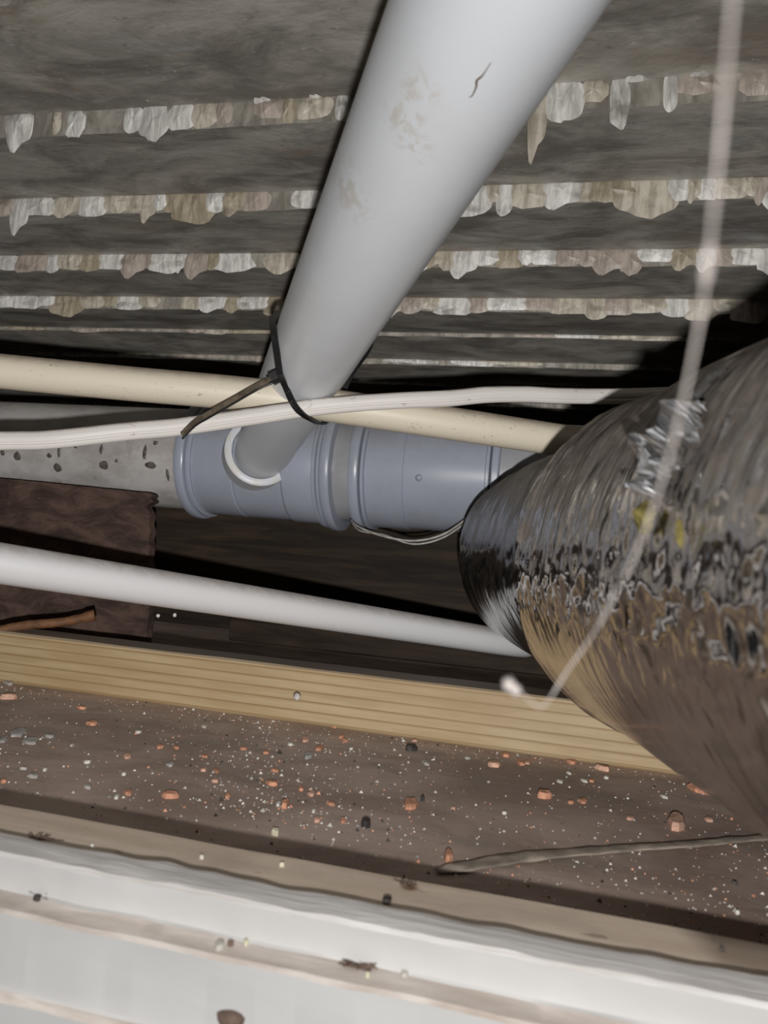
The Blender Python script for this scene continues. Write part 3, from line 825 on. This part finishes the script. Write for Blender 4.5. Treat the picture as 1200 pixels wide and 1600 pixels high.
for q in ((28, 1146, 25, 16, 'upper of the two grey flakes at the left edge of the board'), (47, 1159, 25, 14, 'lower of the two grey flakes at the left edge of the board')):
    chip('stone_flake', q[0], q[1], q[2], q[3], 'grey_stone', q[4], 'stone chip', None, 0, .0014)
for q in ((3, 1158, 14, 9), (77, 1152, 15, 8), (13, 1069, 14, 9), (137, 1231, 12, 9), (265, 1196, 12, 8), (112, 1165, 8, 10), (52, 1214, 17, 9), (482, 1182, 15, 12), (665, 1193, 12, 10), (37, 1202, 12, 6), (730, 1185, 12, 6)):
    chip('stone_chip', q[0], q[1], q[2], q[3], 'grey_stone', None, 'stone chip', 'grey stone chips on the brown board')
for q in ((126, 1075, 12, 10), (182, 1247, 9, 8), (216, 1145, 10, 5), (435, 1258, 8, 9), (490, 1269, 7, 7), (453, 1164, 10, 6), (549, 1171, 8, 5), (875, 1222, 11, 7), (913, 1221, 11, 7), (947, 1216, 9, 6), (1038, 1246, 12, 7), (70, 1204, 7, 6), (136, 1192, 11, 6), (889, 1209, 8, 6), (1152, 1428, 8, 7), (193, 1211, 8, 6), (319, 1136, 8, 7), (315, 1105, 9, 6), (788, 1272, 8, 5), (836, 1156, 8, 6)):
    chip('stone_chip', q[0], q[1], q[2], q[3], 'white_stone', None, 'crumb', G2)
chip('stone_chip', 430, 1304, 13, 14, 'cream_crumb', 'cream pebble at the edge of the shadow by the timber strip', 'pebble', None, 0, .0022)
chip('stone_chip', 571, 1290, 19, 16, 'dark_stone', 'black angular stone nearest the timber strip', 'stone', None, 0, .0025)
chip('stone_chip', 642, 1172, 21, 12, 'dark_stone', 'black flat stone just below the pine batten', 'stone', None, 0, .003)
chip('stone_chip', 660, 1252, 8, 8, 'dark_stone', 'tiny black crumb right of the five-sided brick chip', 'stone', None, 0, .0025)
chip('stone_chip', 1148, 1383, 9, 6, 'dark_stone', 'small dark crumb in front of the dried leaf', 'stone', None, 0, .0015)
ORD = ['leftmost'] + [w_ + ' from left' for w_ in ('second third fourth fifth sixth seventh eighth ninth tenth eleventh twelfth thirteenth fourteenth fifteenth sixteenth '
       'seventeenth eighteenth nineteenth twentieth').split()]
for (g, c_, row), L in ROWS.items():
    kind = {'brick chip': 'small orange-red brick chip', 'stone chip': 'small grey stone chip', 'crumb': 'tiny white crumb'}[c_]
    L.sort(key=lambda t: t[0])
    for i, (_, o) in enumerate(L):
        o['label'] = kind + ', ' + (ORD[i] if i < len(L) - 1 or i == 0 else 'rightmost') + (' in the row along the pine batten', ' in the middle of the brown board', ' in the row near the timber strip')[row]
# on the timber strip and trim
for q in ((315, 1342, 8, 6, 'white_stone', 'white crumb on the tan timber strip, left of its knot', .02), (440, 1354, 8, 5, 'cream_crumb', 'cream crumb in the middle of the tan timber strip', .02),
          (1128, 1487, 8, 8, 'dark_stone', 'dark brown crumb at the right end of the timber strip', .02), (143, 1325, 6, 6, 'white_stone', 'white crumb at the left end of the timber strip', .02),
          (605, 1409, 17, 12, 'dark_stone', 'dark grey lint lump at the worn trim edge', .0205),
          (343, 1480, 16, 16, 'white_stone', 'largest white crumb on the dusty trim ledge', zC), (384, 1476, 8, 11, 'cream_crumb', 'yellowish crumb beside the largest white crumb', zC),
          (632, 1526, 14, 12, 'white_stone', 'round white crumb on the trim ledge right of the lint', zC), (58, 1406, 13, 13, 'dark_stone', 'dark lump at the left end of the dusty ledge', zC),
          (574, 1527, 8, 7, 'cream_crumb', 'yellow crumb under the brown lint clump', zC), (360, 1478, 11, 6, 'lint', 'brown sliver between the two crumbs on the ledge', zC)):
    chip('crumb', *q[:5], q[5], 'crumb', None, q[6], .0011)
def tuft(px, py, z, n_, r, label, seed, ln=.004):
    r_ = random.Random(seed); c = PZ(px, py, z); V = []; F = []
    for i in range(n_):
        a = r_.uniform(0, 6.28); p = c + Vector((r_.gauss(0, r), r_.gauss(0, r * .5), .0003)); pts = [p]
        for s in range(4):
            a += r_.uniform(-.7, .7); p = p + Vector((cos(a), sin(a) * .6, r_.uniform(-.15, .4))) * ln * .25; p.z = max(z + .0002, p.z); pts.append(p)
        v, f = sweep(pts, circ(.00012, 4)); o_ = len(V); V += v; F += [tuple(q + o_ for q in g) for g in f]
    o = mobj('lint_tuft', V, F, 'lint', loc=c); tag(o, label, 'lint')
tuft(562, 1512, zC, 34, .0016, 'brown fluffy lint clump on the dusty trim ledge', 3)
tuft(68, 1400, zC, 22, .0016, 'wisps of lint at the left end of the dusty ledge', 5)
tuft(638, 1384, .02, 16, .0010, 'wisp of dark fibre over the knot in the timber strip', 6)
tuft(62, 1312, .0203, 18, .0016, 'dark fluff caught on the worn edge at left', 8)
# plaster blister at the very bottom of the frame
bp = PY(360, 1594, pD - .0008)
V = []; F = []
for i in range(4):
    for j in range(16):
        a = 2 * pi * j / 16; t = (0.02, .5, .85, 1)[i]
        V.append(bp + Vector((.0033 * t * cos(a) * (1 + .15 * sin(3 * a)), -.0016 * sqrt(max(0, 1 - t * t)), .0024 * t * sin(a) * (1 + .1 * sin(2 * a + 1)))))
for i in range(3):
    for j in range(16): F.append((i * 16 + j, i * 16 + (j + 1) % 16, (i + 1) * 16 + (j + 1) % 16, (i + 1) * 16 + j))
F.append(tuple(range(15, -1, -1)))
tag(mobj('paint_blister', V, F, 'lint', loc=bp), 'brown blister on the lower white trim face', 'blister')

# uncountable grit on the board
V = []; F = []; fm = []
r_ = random.Random(21)
for i in range(2600):
    if i < 900: px, py = r_.uniform(-40, 1240), 0
    px = r_.uniform(-60, 1240)
    if i % 7 == 0: py = 1068 + .133 * px + abs(r_.gauss(0, 8))                                    # gathered along the batten
    elif i % 5 == 0: px = r_.gauss(430, 90); py = 1075 + .14 * px + r_.uniform(0, 150)
    elif i % 11 == 1: py = 988 + .07 * px + r_.uniform(-4, 26)                                     # behind the batten
    else: py = 1070 + .133 * px + r_.uniform(0, 250)
    p = PZ(px, py, 0)
    if p.y < .224 or .499 < p.y < .542 or p.y > 1.1 or .95 < p.y < 1.01: continue
    s = abs(r_.gauss(0, 1)) * .00036 + .00018
    if i % 40 == 0: s *= 1.8
    o_ = len(V); a = r_.uniform(0, 6.28)
    for j in range(3): V.append(p + Vector((s * cos(a + 2.09 * j), s * sin(a + 2.09 * j), 0)))
    V.append(p + Vector((0, 0, s * 1.1)))
    F += [(o_, o_ + 1, o_ + 3), (o_ + 1, o_ + 2, o_ + 3), (o_ + 2, o_, o_ + 3), (o_ + 2, o_ + 1, o_)]
    g = r_.choices((0, 1, 2, 3), (5, 3, 2, 2))[0]; fm += [g] * 4
gr = mobj('grit', V, F, ['white_stone', 'grey_stone', 'brick', 'dark_stone'], smooth=False, fmat=fm, loc=(0, .4, 0))
gr['kind'] = 'stuff'; tag(gr, 'fine white, red and dark grit strewn over the board', 'grit')

# ------------------------------------------------------------------ cobweb strand close to the lens
cw = [(1150, -60, .036), (1130, 170, .038), (1115, 330, .041), (1106, 410, .043), (1090, 520, .046), (1062, 650, .051), (1035, 750, .056), (1000, 850, .062), (960, 930, .070), (930, 985, .077), (885, 1050, .08), (862, 1088, .08)]
cwp = [PX(*q) for q in cw]
web = empty('cobweb_strand', cwp[0]); tag(web, 'blurred dusty cobweb strand hanging close to the lens', 'cobweb')
pts = catmull(cwp, 8)
rd = [.00012 + .00006 * fn(i * .35, 3, 1) for i in range(len(pts))]
for i in range(len(pts)):
    if 22 <= i <= 26: rd[i] += .00016
    if 64 <= i <= 70: rd[i] += .0001
V, F = sweep(pts, circ(1, 8), rad=rd); mobj('strand', V, F, 'web', web)
V, F = sweep(catmull([cwp[-1], PX(845, 1105, .08), PX(822, 1090, .08), PX(800, 1070, .08)], 6), circ(.00008, 6)); mobj('strand', V, F, 'web', web)
def fluff(px, py, d, r, seed, parent):
    c = PX(px, py, d); V = []; F = []; N1, N2 = 8, 12
    for i in range(N1 + 1):
        th = pi * i / N1
        for j in range(N2):
            a = 2 * pi * j / N2; v = Vector((sin(th) * cos(a), sin(th) * sin(a), cos(th)))
            V.append(c + v * r * (1 + .5 * noise.noise(v * 2 + Vector((seed, 0, 0)))))
    for i in range(N1):
        for j in range(N2): F.append((i * N2 + j, i * N2 + (j + 1) % N2, (i + 1) * N2 + (j + 1) % N2, (i + 1) * N2 + j))
    return mobj('dust_ball', V, F, 'web', parent)
fluff(795, 1068, .08, .0007, 1, web); fluff(806, 1078, .08, .0006, 2, web)
# white blobs
b = fluff(464, 1089, .494, .0024, 5, None); b.name = 'plaster_crumb'; tag(b, 'round whitish crumb stuck to the face of the pine batten', 'crumb')
for px, py, s in ((273, 961, 6), (247, 962, 7)):
    b = fluff(px, py, .455, .0011, s, None); b.name = 'dust_ball'; tag(b, ('right' if px > 260 else 'left') + ' one of two tiny white dust balls under the white pipe', 'dust', 'dust balls under the white pipe')
